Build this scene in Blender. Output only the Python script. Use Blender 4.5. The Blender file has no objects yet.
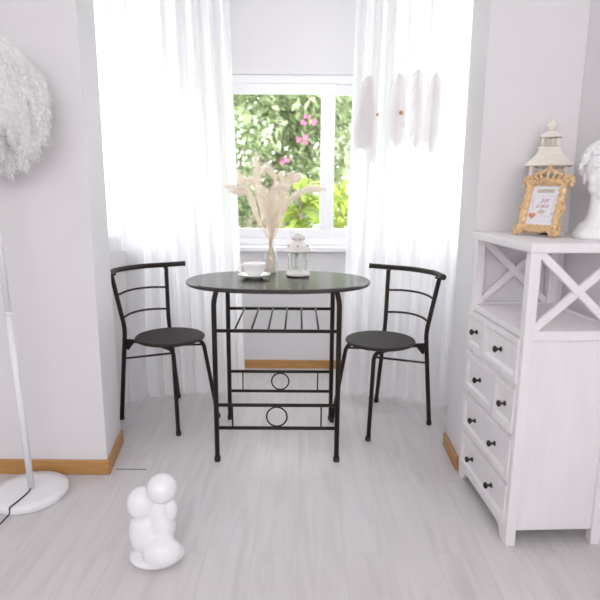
import bpy, bmesh, math, random
from mathutils import Vector, Matrix, noise
random.seed(7)
PI = math.pi
C = bpy.context.scene.collection
SC = bpy.context.scene

# ------------------------------------------------------------------ materials
def nt(name):
    m = bpy.data.materials.new(name); m.use_nodes = True
    t = m.node_tree; t.nodes.clear()
    out = t.nodes.new('ShaderNodeOutputMaterial')
    return m, t, out

def principled(t, color, rough=.5, metal=0., spec=.5):
    b = t.nodes.new('ShaderNodeBsdfPrincipled')
    b.inputs['Base Color'].default_value = (*color, 1)
    b.inputs['Roughness'].default_value = rough
    b.inputs['Metallic'].default_value = metal
    b.inputs['Specular IOR Level'].default_value = spec
    return b

def ramp(t, stops):
    r = t.nodes.new('ShaderNodeValToRGB')
    e = r.color_ramp.elements
    e[0].position, e[0].color = stops[0][0], (*stops[0][1], 1)
    e[1].position, e[1].color = stops[1][0], (*stops[1][1], 1)
    for p, c in stops[2:]:
        n = e.new(p); n.color = (*c, 1)
    return r

def mat(name, color, rough=.5, metal=0., spec=.5, var=.0, scale=20., bump=0., stretch=(1, 1, 1), coat=0.):
    """plain surface with a little procedural colour variation and bump"""
    m, t, out = nt(name)
    b = principled(t, color, rough, metal, spec)
    b.inputs['Coat Weight'].default_value = coat
    t.links.new(b.outputs[0], out.inputs[0])
    if var or bump:
        tc = t.nodes.new('ShaderNodeTexCoord'); mp = t.nodes.new('ShaderNodeMapping')
        mp.inputs['Scale'].default_value = stretch
        n = t.nodes.new('ShaderNodeTexNoise'); n.inputs['Scale'].default_value = scale
        n.inputs['Detail'].default_value = 5
        t.links.new(tc.outputs['Object'], mp.inputs[0]); t.links.new(mp.outputs[0], n.inputs['Vector'])
        if var:
            r = ramp(t, [(.3, tuple(c*(1-var) for c in color)), (.7, tuple(min(1, c*(1+var)) for c in color))])
            t.links.new(n.outputs[0], r.inputs[0]); t.links.new(r.outputs[0], b.inputs['Base Color'])
        if bump:
            bp = t.nodes.new('ShaderNodeBump'); bp.inputs['Strength'].default_value = bump
            bp.inputs['Distance'].default_value = .002
            t.links.new(n.outputs[0], bp.inputs['Height']); t.links.new(bp.outputs[0], b.inputs['Normal'])
    return m

def thin_mat(name, color, transl=.5, transp=0., island=None):
    """thin cloth, leaf or feather: diffuse + translucent, a part see-through"""
    m, t, out = nt(name)
    d = t.nodes.new('ShaderNodeBsdfDiffuse'); tr = t.nodes.new('ShaderNodeBsdfTranslucent')
    for n in (d, tr): n.inputs[0].default_value = (*color, 1)
    if island:
        g = t.nodes.new('ShaderNodeNewGeometry'); r = ramp(t, island)
        t.links.new(g.outputs['Random Per Island'], r.inputs[0])
        for n in (d, tr): t.links.new(r.outputs[0], n.inputs[0])
    mx = t.nodes.new('ShaderNodeMixShader'); mx.inputs[0].default_value = transl
    t.links.new(d.outputs[0], mx.inputs[1]); t.links.new(tr.outputs[0], mx.inputs[2])
    last = mx
    if transp:
        tp = t.nodes.new('ShaderNodeBsdfTransparent')
        m2 = t.nodes.new('ShaderNodeMixShader'); m2.inputs[0].default_value = transp
        t.links.new(mx.outputs[0], m2.inputs[1]); t.links.new(tp.outputs[0], m2.inputs[2]); last = m2
    t.links.new(last.outputs[0], out.inputs[0])
    return m

def glass_mat(name, tint=(.97, .99, .98), gloss=.08, rough=.02):
    m, t, out = nt(name)
    tp = t.nodes.new('ShaderNodeBsdfTransparent'); tp.inputs[0].default_value = (*tint, 1)
    gl = t.nodes.new('ShaderNodeBsdfGlossy'); gl.inputs['Roughness'].default_value = rough
    lw = t.nodes.new('ShaderNodeLayerWeight'); lw.inputs[0].default_value = .25
    mr = t.nodes.new('ShaderNodeMath'); mr.operation = 'MULTIPLY_ADD'
    mr.inputs[1].default_value = .30; mr.inputs[2].default_value = gloss*.4
    t.links.new(lw.outputs['Facing'], mr.inputs[0])
    mx = t.nodes.new('ShaderNodeMixShader')
    t.links.new(mr.outputs[0], mx.inputs[0]); t.links.new(tp.outputs[0], mx.inputs[1]); t.links.new(gl.outputs[0], mx.inputs[2])
    t.links.new(mx.outputs[0], out.inputs[0])
    return m

def floor_material():
    m, t, out = nt('pale_grey_laminate')
    b = principled(t, (.6, .57, .57), .42, 0, .4)
    t.links.new(b.outputs[0], out.inputs[0])
    tc = t.nodes.new('ShaderNodeTexCoord')
    mp = t.nodes.new('ShaderNodeMapping')
    mp.inputs['Rotation'].default_value = (0, 0, PI/2)
    mp.inputs['Location'].default_value = (.33, .001, 0)
    t.links.new(tc.outputs['Object'], mp.inputs[0])
    br = t.nodes.new('ShaderNodeTexBrick')
    br.offset = .37; br.squash = 1
    br.inputs['Color1'].default_value = (0, 0, 0, 1); br.inputs['Color2'].default_value = (1, 1, 1, 1)
    br.inputs['Mortar'].default_value = (.5, .5, .5, 1)
    br.inputs['Scale'].default_value = 1; br.inputs['Mortar Size'].default_value = .0012
    br.inputs['Mortar Smooth'].default_value = .1; br.inputs['Bias'].default_value = 0
    br.inputs['Brick Width'].default_value = 1.2; br.inputs['Row Height'].default_value = .146
    t.links.new(mp.outputs[0], br.inputs['Vector'])
    # grain running along the boards
    mp2 = t.nodes.new('ShaderNodeMapping'); mp2.inputs['Scale'].default_value = (1.0, .1, 1)
    t.links.new(tc.outputs['Object'], mp2.inputs[0])
    ad = t.nodes.new('ShaderNodeVectorMath'); ad.operation = 'ADD'
    sc = t.nodes.new('ShaderNodeVectorMath'); sc.operation = 'SCALE'; sc.inputs['Scale'].default_value = 7.
    t.links.new(br.outputs['Color'], sc.inputs[0])
    t.links.new(mp2.outputs[0], ad.inputs[0]); t.links.new(sc.outputs[0], ad.inputs[1])
    n = t.nodes.new('ShaderNodeTexNoise'); n.inputs['Scale'].default_value = 26; n.inputs['Detail'].default_value = 7
    n.inputs['Distortion'].default_value = .8
    t.links.new(ad.outputs[0], n.inputs['Vector'])
    r = ramp(t, [(.25, (.555, .53, .533)), (.75, (.67, .645, .648)), (.5, (.63, .605, .61))])
    t.links.new(n.outputs[0], r.inputs[0])
    # board to board tone
    mx = t.nodes.new('ShaderNodeMix'); mx.data_type = 'RGBA'; mx.blend_type = 'MULTIPLY'
    mx.inputs[0].default_value = 1
    r2 = ramp(t, [(0, (.975, .97, .97)), (1, (1.02, 1.02, 1.02))])
    t.links.new(br.outputs['Color'], r2.inputs[0])
    t.links.new(r.outputs[0], mx.inputs[6]); t.links.new(r2.outputs[0], mx.inputs[7])
    mx2 = t.nodes.new('ShaderNodeMix'); mx2.data_type = 'RGBA'
    mx2.inputs[7].default_value = (.555, .535, .535, 1)
    t.links.new(br.outputs['Fac'], mx2.inputs[0]); t.links.new(mx.outputs[2], mx2.inputs[6])
    t.links.new(mx2.outputs[2], b.inputs['Base Color'])
    bp = t.nodes.new('ShaderNodeBump'); bp.inputs['Strength'].default_value = .12; bp.inputs['Distance'].default_value = .001
    t.links.new(n.outputs[0], bp.inputs['Height']); t.links.new(bp.outputs[0], b.inputs['Normal'])
    return m

M = {}
M['floor'] = floor_material()
M['wall'] = mat('white_painted_plaster', (.745, .73, .745), .75, var=.012, scale=6, bump=.08)
M['ceiling'] = mat('white_ceiling_paint', (.86, .85, .86), .85)
M['oak'] = mat('honey_oak_trim', (.47, .245, .08), .42, var=.16, scale=9, stretch=(1, 1, 14), bump=.05)
M['frame_white'] = mat('white_window_frame', (.86, .86, .88), .35)
M['pane'] = glass_mat('window_glass', gloss=.0)
M['curtain'] = thin_mat('sheer_white_voile', (.925, .92, .935), .62, .09)
M['dark'] = mat('dark_brown_powder_coat', (.025, .0175, .014), .45, .0, .22, bump=.03, scale=300)
M['dark_top'] = mat('dark_brown_wood_veneer', (.036, .029, .028), .24, 0, .7, var=.2, scale=30, stretch=(.3, 4, 1), bump=.03)
M['seat'] = mat('dark_brown_seat', (.029, .022, .019), .5, 0, .25, var=.12, scale=60)
M['cap'] = mat('black_plastic_cap', (.012, .012, .012), .5)
M['china'] = mat('white_china', (.93, .92, .91), .18, 0, .5, coat=.3)
M['glassware'] = glass_mat('clear_glass', (.985, .995, .992), .10)
M['lantern'] = mat('ivory_painted_metal', (.80, .765, .73), .45, .0, .5)
M['lantern2'] = mat('cream_painted_metal', (.80, .755, .68), .5, 0, .4, var=.05, scale=40)
M['hole'] = mat('dark_cutout', (.03, .028, .025), .8)
M['wood_white'] = mat('whitewashed_wood', (.80, .775, .79), .55, 0, .4, var=.028, scale=7, stretch=(4, 4, .8), bump=.06)
M['knob'] = mat('antique_bronze', (.05, .04, .03), .35, .8)
M['gold'] = mat('antique_gold', (.72, .49, .27), .38, .4, .5, var=.25, scale=120, bump=.5)
M['paper'] = mat('white_card', (.88, .88, .90), .7)
M['ink'] = mat('dusty_pink_ink', (.55, .30, .27), .8)
M['grey_ink'] = mat('thin_grey_line', (.62, .63, .63), .8)
M['plaque'] = mat('beige_plaque', (.60, .53, .42), .6)
M['heart'] = mat('coral_watercolour', (.72, .27, .19), .8, var=.35, scale=150)
M['plaster'] = mat('white_plaster', (.86, .855, .865), .6, var=.02, scale=30, bump=.1)
M['ceramic'] = mat('glossy_white_ceramic', (.86, .86, .875), .22)
M['lamp_white'] = mat('white_lacquered_metal', (.84, .85, .87), .3)
M['cord'] = mat('dark_cord', (.03, .03, .035), .6)
M['feather'] = thin_mat('white_feather', (.93, .92, .92), .28, 0)
M['fluff'] = thin_mat('white_ostrich_feather', (.98, .975, .97), .4, .25)
M['bead'] = mat('amber_wood_bead', (.62, .33, .16), .35)
M['card_glass'] = glass_mat('picture_glass', (.995, .995, 1), 0)
M['string'] = mat('white_cotton_string', (.85, .82, .78), .9)
M['plume'] = thin_mat('cream_grass_plume', (.9, .78, .66), .5, .12,
                      [(0, (1, .945, .865)), (1, (1, .985, .95))])
M['stem'] = mat('straw_stem', (.78, .56, .38), .7)
M['leaf_a'] = thin_mat('mid_green_leaf', (.2, .4, .1), .45, 0, [(0, (.17, .22, .11)), (1, (.54, .58, .34)), (.5, (.29, .35, .19)), (.8, (.42, .46, .32))])
M['leaf_b'] = thin_mat('yellow_green_leaf', (.4, .6, .1), .5, 0, [(0, (.18, .26, .05)), (1, (.46, .49, .13)), (.6, (.32, .39, .09))])
M['leaf_c'] = thin_mat('grey_green_leaf', (.3, .4, .2), .4, 0, [(0, (.09, .13, .065)), (1, (.28, .33, .19))])
M['petal_pink'] = thin_mat('pink_petal', (.42, .15, .27), .4)
M['petal_white'] = thin_mat('white_petal', (.45, .46, .40), .4)
M['bark'] = mat('grey_bark', (.25, .2, .16), .9, var=.3, scale=15)
M['paving'] = mat('pale_paving', (.30, .29, .27), .9, var=.08, scale=3)
M['render_wall'] = mat('white_house_render', (.55, .55, .54), .9)
M['teal'] = mat('teal_shutter', (.03, .09, .12), .5)
M['mauve'] = mat('mauve_shutter', (.11, .10, .16), .6)

# ------------------------------------------------------------------ mesh helpers
def obj(name, bm, m, parent=None, smooth=False, loc=None, rot=None, bevel=0, weld=False):
    if weld: bmesh.ops.remove_doubles(bm, verts=bm.verts, dist=1e-5)
    bmesh.ops.recalc_face_normals(bm, faces=bm.faces)
    me = bpy.data.meshes.new(name); bm.to_mesh(me); bm.free()
    if smooth:
        for p in me.polygons: p.use_smooth = True
    o = bpy.data.objects.new(name, me); C.objects.link(o)
    if isinstance(m, str): m = M[m]
    me.materials.append(m)
    if parent is not None: o.parent = parent
    if loc is not None: o.location = loc
    if rot is not None: o.rotation_euler = rot
    if bevel:
        b = o.modifiers.new('bevel', 'BEVEL'); b.width = bevel; b.segments = 2; b.limit_method = 'ANGLE'
        b.angle_limit = math.radians(40)
    if smooth == 'auto' or (smooth and bevel):
        pass
    return o

def thing(name, label, cat, loc=(0, 0, 0), rotz=0, group=None):
    o = bpy.data.objects.new(name, None); C.objects.link(o)
    o.empty_display_size = .05
    o.location = loc; o.rotation_euler = (0, 0, rotz)
    return tag(o, label, cat, group)

def tag(o, label, cat, group=None, kind=None):
    o['label'] = label; o['category'] = cat
    if group: o['group'] = group
    if kind: o['kind'] = kind
    return o

def struct(o, label=None, cat=None):
    o['kind'] = 'structure'
    if label: o['label'] = label
    if cat: o['category'] = cat
    return o

def B(): return bmesh.new()

def box(bm, lo, hi, mtx=None):
    x0, y0, z0 = lo; x1, y1, z1 = hi
    vs = [bm.verts.new(v) for v in ((x0, y0, z0), (x1, y0, z0), (x1, y1, z0), (x0, y1, z0),
                                    (x0, y0, z1), (x1, y0, z1), (x1, y1, z1), (x0, y1, z1))]
    if mtx is not None:
        for v in vs: v.co = mtx @ v.co
    for f in ((0, 3, 2, 1), (4, 5, 6, 7), (0, 1, 5, 4), (1, 2, 6, 5), (2, 3, 7, 6), (3, 0, 4, 7)):
        bm.faces.new([vs[i] for i in f])
    return bm

def bar(bm, p, q, w, t, up=(0, 0, 1)):
    """rectangular bar from p to q; w measured across in the plane holding up, t the other way"""
    p, q = Vector(p), Vector(q); d = (q-p); L = d.length; d.normalize()
    s = d.cross(Vector(up)).normalized(); u = s.cross(d).normalized()
    m = Matrix((( d.x, s.x, u.x, p.x), (d.y, s.y, u.y, p.y), (d.z, s.z, u.z, p.z), (0, 0, 0, 1)))
    return box(bm, (0, -t/2, -w/2), (L, t/2, w/2), m)

def prism(bm, poly, z0, z1, mtx=None):
    a = [bm.verts.new((x, y, z0)) for x, y in poly]; b = [bm.verts.new((x, y, z1)) for x, y in poly]
    if mtx is not None:
        for v in a+b: v.co = mtx @ v.co
    n = len(poly)
    bm.faces.new(a[::-1]); bm.faces.new(b)
    for i in range(n): bm.faces.new((a[i], a[(i+1) % n], b[(i+1) % n], b[i]))
    return bm

def tube(bm, pts, r, seg=12, cap=True, flat=None):
    """round tube through pts; r a number or one per point"""
    pts = [Vector(p) for p in pts]; n = len(pts)
    rs = r if isinstance(r, (list, tuple)) else [r]*n
    T = []
    for i in range(n):
        d = pts[min(i+1, n-1)]-pts[max(i-1, 0)]
        T.append(d.normalized() if d.length > 1e-9 else Vector((0, 0, 1)))
    ref = Vector((0, 0, 1)) if abs(T[0].z) < .9 else Vector((1, 0, 0))
    N = (ref-T[0]*ref.dot(T[0])).normalized(); rings = []
    for i in range(n):
        N = (N-T[i]*N.dot(T[i])).normalized(); Bn = T[i].cross(N)
        rings.append([bm.verts.new(pts[i]+(N*math.cos(2*PI*k/seg)+Bn*math.sin(2*PI*k/seg))*rs[i]) for k in range(seg)])
    for i in range(n-1):
        for k in range(seg):
            bm.faces.new((rings[i][k], rings[i][(k+1) % seg], rings[i+1][(k+1) % seg], rings[i+1][k]))
    if cap:
        bm.faces.new(rings[0][::-1]); bm.faces.new(rings[-1])
    return bm

def lathe(bm, prof, seg=32, c=(0, 0, 0), mtx=None, closed=False):
    rings = []
    for r, z in prof:
        if r < 1e-6:
            rings.append([bm.verts.new((c[0], c[1], c[2]+z))])
        else:
            rings.append([bm.verts.new((c[0]+r*math.cos(2*PI*k/seg), c[1]+r*math.sin(2*PI*k/seg), c[2]+z)) for k in range(seg)])
    if mtx is not None:
        for R in rings:
            for v in R: v.co = mtx @ v.co
    pairs = list(zip(rings, rings[1:]))
    if closed: pairs.append((rings[-1], rings[0]))
    for a, b in pairs:
        for k in range(seg):
            k2 = (k+1) % seg
            if len(a) == 1 and len(b) == 1: continue
            if len(a) == 1: bm.faces.new((a[0], b[k2], b[k]))
            elif len(b) == 1: bm.faces.new((a[k], a[k2], b[0]))
            else: bm.faces.new((a[k], a[k2], b[k2], b[k]))
    return bm

def ball(bm, c, r, sx=1, sy=1, sz=1, u=16, v=10, rot=None):
    m = Matrix.Translation(c)
    if rot is not None: m = m @ rot
    m = m @ Matrix.Diagonal((r*sx, r*sy, r*sz, 1))
    bmesh.ops.create_uvsphere(bm, u_segments=u, v_segments=v, radius=1, matrix=m)
    return bm

def ring(bm, c, R, r, axis='y', seg=36, seg2=8, sx=1, sz=1):
    pts = []
    for i in range(seg):
        a = 2*PI*i/seg; x, z = R*sx*math.cos(a), R*sz*math.sin(a)
        pts.append(Vector(c)+(Vector((x, 0, z)) if axis == 'y' else Vector((x, z, 0)) if axis == 'z' else Vector((0, x, z))))
    rs = []
    for i in range(seg):
        d = (pts[(i+1) % seg]-pts[i-1]).normalized(); o = (pts[i]-Vector(c)).normalized(); b = d.cross(o).normalized()
        rs.append([bm.verts.new(pts[i]+(o*math.cos(2*PI*k/seg2)+b*math.sin(2*PI*k/seg2))*r) for k in range(seg2)])
    for i in range(seg):
        a, b2 = rs[i], rs[(i+1) % seg]
        for k in range(seg2): bm.faces.new((a[k], a[(k+1) % seg2], b2[(k+1) % seg2], b2[k]))
    return bm

def fillet(pts, rad, n=6):
    pts = [Vector(p) for p in pts]; out = [pts[0]]
    for a, b, c in zip(pts, pts[1:], pts[2:]):
        d1, d2 = (a-b), (c-b); t = min(rad, d1.length*.49, d2.length*.49)
        p, q = b+d1.normalized()*t, b+d2.normalized()*t
        for i in range(n+1):
            s = i/n; out.append(p*(1-s)**2+b*2*s*(1-s)+q*s*s)
    out.append(pts[-1]); return out

def spline(pts, n=8):
    pts = [Vector(p) for p in pts]
    P = [pts[0]*2-pts[1]]+pts+[pts[-1]*2-pts[-2]]; out = []
    for i in range(1, len(P)-2):
        a, b, c, d = P[i-1:i+3]
        for k in range(n):
            t = k/n
            out.append(.5*((2*b)+(c-a)*t+(2*a-5*b+4*c-d)*t*t+(3*b-a-3*c+d)*t**3))
    out.append(pts[-1]); return out

def dup(root, loc, rotz, label):
    r = root.copy(); C.objects.link(r); r.location = loc; r.rotation_euler = (0, 0, rotz); r['label'] = label
    for ch in list(root.children):
        c = ch.copy(); C.objects.link(c); c.parent = r
        for g in ch.children:
            d = g.copy(); C.objects.link(d); d.parent = c
    return r

# ------------------------------------------------------------------ the room
CEIL = 2.5
bm = B(); box(bm, (-2.4, -2.6, -.06), (2.4, 3.62, 0)); struct(obj('floor', bm, 'floor'), 'pale grey wood plank floor', 'floor')
bm = B(); box(bm, (-2.4, -2.6, CEIL), (2.4, 3.62, CEIL+.15)); struct(obj('ceiling', bm, 'ceiling'), 'white ceiling', 'ceiling')

# piers either side of the bay, seen face on, their reveals run back to the bay
bm = B(); prism(bm, [(-2.4, 2.016), (-.774, 2.016), (-.811, 2.295), (-2.4, 2.295)], 0, CEIL)
struct(obj('wall_left', bm, 'wall'), 'white wall left of the bay window recess', 'wall')
bm = B(); prism(bm, [(.658, 2.052), (1.6, 2.052), (1.6, 2.29), (.665, 2.29)], 0, CEIL)
struct(obj('wall_front', bm, 'wall'), 'white wall right of the bay window recess, behind the white cabinet', 'wall')
bm = B(); prism(bm, [(1.006, 2.05), (1.72, -1.0), (1.87, -1.0), (1.16, 2.05)], 0, CEIL)
struct(obj('wall_right', bm, 'wall'), 'white side wall behind the plaster bust', 'wall')
bm = B(); box(bm, (-2.4, -2.6, 0), (-2.3, 2.016, CEIL)); struct(obj('wall_side', bm, 'wall'), 'white side wall on the far left', 'wall')

def wall_with_hole(name, p, q, thick, hole, label):
    """a wall along p>q (inner face), hole = (s0, s1, z0, z1)"""
    p, q = Vector((*p, 0)), Vector((*q, 0)); d = (q-p); L = d.length; d.normalize(); nrm = Vector((-d.y, d.x, 0))
    m = Matrix(((d.x, nrm.x, 0, p.x), (d.y, nrm.y, 0, p.y), (0, 0, 1, 0), (0, 0, 0, 1)))
    s0, s1, z0, z1 = hole; bm = B()
    box(bm, (0, 0, 0), (L, thick, z0), m); box(bm, (0, 0, z1), (L, thick, CEIL), m)
    box(bm, (0, 0, z0), (s0, thick, z1), m); box(bm, (s1, 0, z0), (L, thick, z1), m)
    struct(obj(name, bm, 'wall'), label, 'wall')
    return m

def window(name, m, hole, split, label, bars=True):
    """white frame with two lights, hole in the wall's own coordinates"""
    s0, s1, z0, z1 = hole
    root = bpy.data.objects.new(name, None); C.objects.link(root); root.matrix_world = m
    struct(root, label, 'window')
    f = B(); w = .045
    box(f, (s0, .03, z0), (s1, .11, z0+w)); box(f, (s0, .03, z1-w), (s1, .11, z1))
    box(f, (s0, .03, z0), (s0+w, .11, z1)); box(f, (s1-w, .03, z0), (s1, .11, z1))
    o = obj('outer_frame', f, 'frame_white', root, bevel=.004)
    a, b = s0+w, s1-w
    for (u0, u1, y) in ((a, split+.042, .045), (split-.042, b, .065)):
        f = B(); k = .058
        box(f, (u0, y, z0+w), (u1, y+.03, z0+w+k)); box(f, (u0, y, z1-w-k), (u1, y+.03, z1-w))
        box(f, (u0, y, z0+w+k), (u0+.06, y+.03, z1-w-k)); box(f, (u1-.084, y, z0+w+k), (u1, y+.03, z1-w-k))
        sa = obj('sash', f, 'frame_white', root, bevel=.003)
        g = B(); box(g, (u0+.055, y+.013, z0+w+k-.005), (u1-.079, y+.017, z1-w-k+.005))
        obj('glass_pane', g, 'pane', sa)
    return root

YB = 3.368
hole = (.05, 1.29, .795, 1.80)
m = wall_with_hole('wall_back', (-.68, YB), (.68, YB), .16, hole, 'white wall below and around the window')
window('window_1', m, hole, .842, 'white framed sliding window looking onto green trees')
hole = (.14, .96, .82, 2.25)
m = wall_with_hole('wall_bay_left', (-1.10, 2.29), (-.68, YB), .14, hole, 'slanting wall of the bay behind the left curtain')
window('window_2', m, hole, .56, 'white framed side window behind the left sheer curtain')
m = wall_with_hole('wall_bay_right', (.68, YB), (1.10, 2.285), .14, (.12, .92, .82, 2.25), 'slanting wall of the bay behind the right curtain')
window('window_3', m, (.12, .92, .82, 2.25), .52, 'white framed side window behind the right sheer curtain')
bm = B(); box(bm, (-.62, YB-.055, .762), (.62, YB+.03, .793))
struct(obj('trim_1', bm, 'frame_white', bevel=.006), 'white window sill board', 'window sill')
bm = B(); box(bm, (-2.4, -2.72, 0), (2.4, -2.6, CEIL)); struct(obj('wall_rear', bm, 'wall'), 'white wall behind the camera', 'wall')
bm = B(); box(bm, (1.87, -2.6, 0), (1.99, -1.0, CEIL)); struct(obj('wall_rear_right', bm, 'wall'), 'white wall at the right behind the camera', 'wall')
# oak skirting
bm = B(); prism(bm, [(-2.3, 2.004), (-.762, 2.004), (-.799, 2.295), (-.811, 2.295), (-.774, 2.016), (-2.3, 2.016)], 0, .062)
struct(obj('baseboard_left', bm, 'oak', bevel=.004), 'honey oak skirting round the left wall corner', 'baseboard')
bm = B(); prism(bm, [(.646, 2.054), (.658, 2.054), (.665, 2.29), (.653, 2.29)], 0, .062)
struct(obj('baseboard_right', bm, 'oak', bevel=.004), 'honey oak skirting along the right reveal', 'baseboard')
bm = B(); box(bm, (-.68, YB-.014, 0), (.68, YB, .056))
struct(obj('baseboard_back', bm, 'oak', bevel=.004), 'oak skirting under the window', 'baseboard')

bm = B(); box(bm, (-.755, 2.0485, 0), (-.628, 2.0525, .0008))
struct(obj('trim_2', bm, 'hole'), 'dark open joint between floor boards at the left wall corner', 'floor joint')
# ------------------------------------------------------------------ curtains
def interp(tab, x):
    for (a, ya), (b, yb) in zip(tab, tab[1:]):
        if a <= x <= b:
            t = (x-a)/(b-a); t = t*t*(3-2*t); return ya+(yb-ya)*t
    return tab[0][1] if x < tab[0][0] else tab[-1][1]

def curtain(name, x0, x1, tab, seed, label):
    bm = B(); nx, nz = 260, 40; rows = []
    for j in range(nz+1):
        row = []; v = j/nz
        for i in range(nx+1):
            u = i/nx; x = x0+(x1-x0)*u
            s = abs(x1-x0)*u
            warp = s+.018*noise.noise((s*5, seed, v*.8))
            z0 = .006+.010*(1+noise.noise((s*14, seed+4, 0)))
            z = z0+(2.42-z0)*v
            amp = (.014+.010*noise.noise((s*6, seed+9, v*.6)))*(.75+.45*(1-v))
            y = interp(tab, x)+amp*math.sin(warp*2*PI/.082+seed)+.35*amp*math.sin(warp*2*PI/.035+2*seed)
            y += .075*math.exp(-((x+.84)/.13)**2)*math.exp(-((z-.74)/.30)**2)
            y += .010*(1-v)**3*noise.noise((s*22, seed+2, v*3))
            xx = x+(.045 if x0 < 0 else .03)*(z/1.65)*(-u if x0 < 0 else 1-u)+.006*math.cos(warp*2*PI/.082+seed)
            row.append(bm.verts.new((xx, y, z)))
        rows.append(row)
    for a, b in zip(rows, rows[1:]):
        for i in range(nx): bm.faces.new((a[i], a[i+1], b[i+1], b[i]))
    o = obj(name, bm, 'curtain', None, smooth=True)
    tag(o, label, 'curtain', 'sheer curtains across the bay window')
    return o
TL = [(-1.01, 2.66), (-.94, 2.72), (-.80, 2.815), (-.66, 2.885), (-.5, 2.89), (-.29, 2.895)]
TR = [(.22, 2.895), (.42, 2.872), (.63, 2.80), (.77, 2.745), (.84, 2.70)]
curtain('curtain', -1.0, -.30, TL, 1.3, 'sheer white floor-length curtain left of the window, behind the left chair')
curtain('curtain', .235, .83, TR, 4.1, 'sheer white floor-length curtain right of the window, behind the right chair')
t = thing('curtain_track', 'white curtain track fixed under the ceiling of the bay', 'curtain track', (0, 2.8, CEIL))
bm = B()
pts = [(-1.0, 2.66, 2.44), (-.8, 2.815, 2.44), (-.6, 2.885, 2.44), (-.29, 2.895, 2.44), (.22, 2.895, 2.44), (.42, 2.872, 2.44), (.63, 2.80, 2.44), (.83, 2.70, 2.44)]
tube(bm, [Vector(p)-Vector((0, 2.8, CEIL)) for p in spline(pts, 5)], .015, 10)
obj('rail', bm, 'frame_white', t, smooth=True)
for p in (pts[1], pts[3], pts[4], pts[6]):
    bm = B(); tube(bm, [Vector((p[0], p[1]-2.8, -.055)), Vector((p[0], p[1]-2.8, 0))], .008, 8)
    obj('bracket', bm, 'frame_white', t)

# ------------------------------------------------------------------ dining table
TX, TY = -.0947, 2.344
tab = thing('dining_table', 'small oval dark brown dining table with metal legs in front of the window', 'table', (TX, TY, 0), .0034)
def oval(rx, ry, n=96, e=2.45):
    out = []
    for i in range(n):
        a = 2*PI*i/n; c, s = math.cos(a), math.sin(a)
        out.append((rx*math.copysign(abs(c)**(2/e), c), ry*math.copysign(abs(s)**(2/2.15), s)))
    return out
bm = B(); prof = [(.0, -.014, .732), (.0, -.004, .7325), (0, 0, .737), (0, 0, .745), (0, -.003, .7485), (0, -.007, .75)]
prev = None
for k, (_, d, z) in enumerate(prof):
    r = [bm.verts.new((x, y, z)) for x, y in oval(.4+d, .265+d)]
    if prev:
        for i in range(96): bm.faces.new((prev[i], prev[(i+1) % 96], r[(i+1) % 96], r[i]))
    else: bm.faces.new(r[::-1])
    prev = r
bm.faces.new(prev); obj('tabletop', bm, 'dark_top', tab, smooth=False)
LX, LY, RT = .2528, .2153, .0105
for sy in (-1, 1):
    y = sy*LY
    for sx in (-1, 1):
        bm = B(); x = sx*LX
        tube(bm, fillet([(x, y, .012), (x, y, .690), (x-sx*.010, y*.965, .7318)], .03, 6), RT, 14)
        lg = obj('leg', bm, 'dark', tab, smooth=True)
        bm = B(); lathe(bm, [(.0, 0), (.0125, 0), (.0135, .004), (.0135, .018), (.0115, .022), (0, .022)], 16, (x, y, 0))
        obj('foot_cap', bm, 'cap', lg, smooth=True)
    for z, r in ((.571, .0075), (.252, .0075), (.150, .0075)):
        bm = B(); tube(bm, [(-LX+.0102, y, z), (LX-.0102, y, z)], r, 12)
        obj('rack_rail' if z > .5 else 'cross_rail', bm, 'dark', tab, smooth=True)
    for sx in (-1, 1):
        bm = B(); tube(bm, [(sx*.1855, y, .157), (sx*.1855, y, .245)], .0032, 8)
        obj('spindle', bm, 'dark', tab, smooth=True)
    bm = B(); ring(bm, (0, y, .201), .0425, .0036)
    obj('ring_ornament', bm, 'dark', tab, smooth=True)
for k in range(6):
    x = -.168+k*.0675
    bm = B(); box(bm, (x-.004, -LY+.004, .5785), (x+.004, LY-.004, .5815))
    obj('rack_slat', bm, 'dark', tab)

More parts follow.
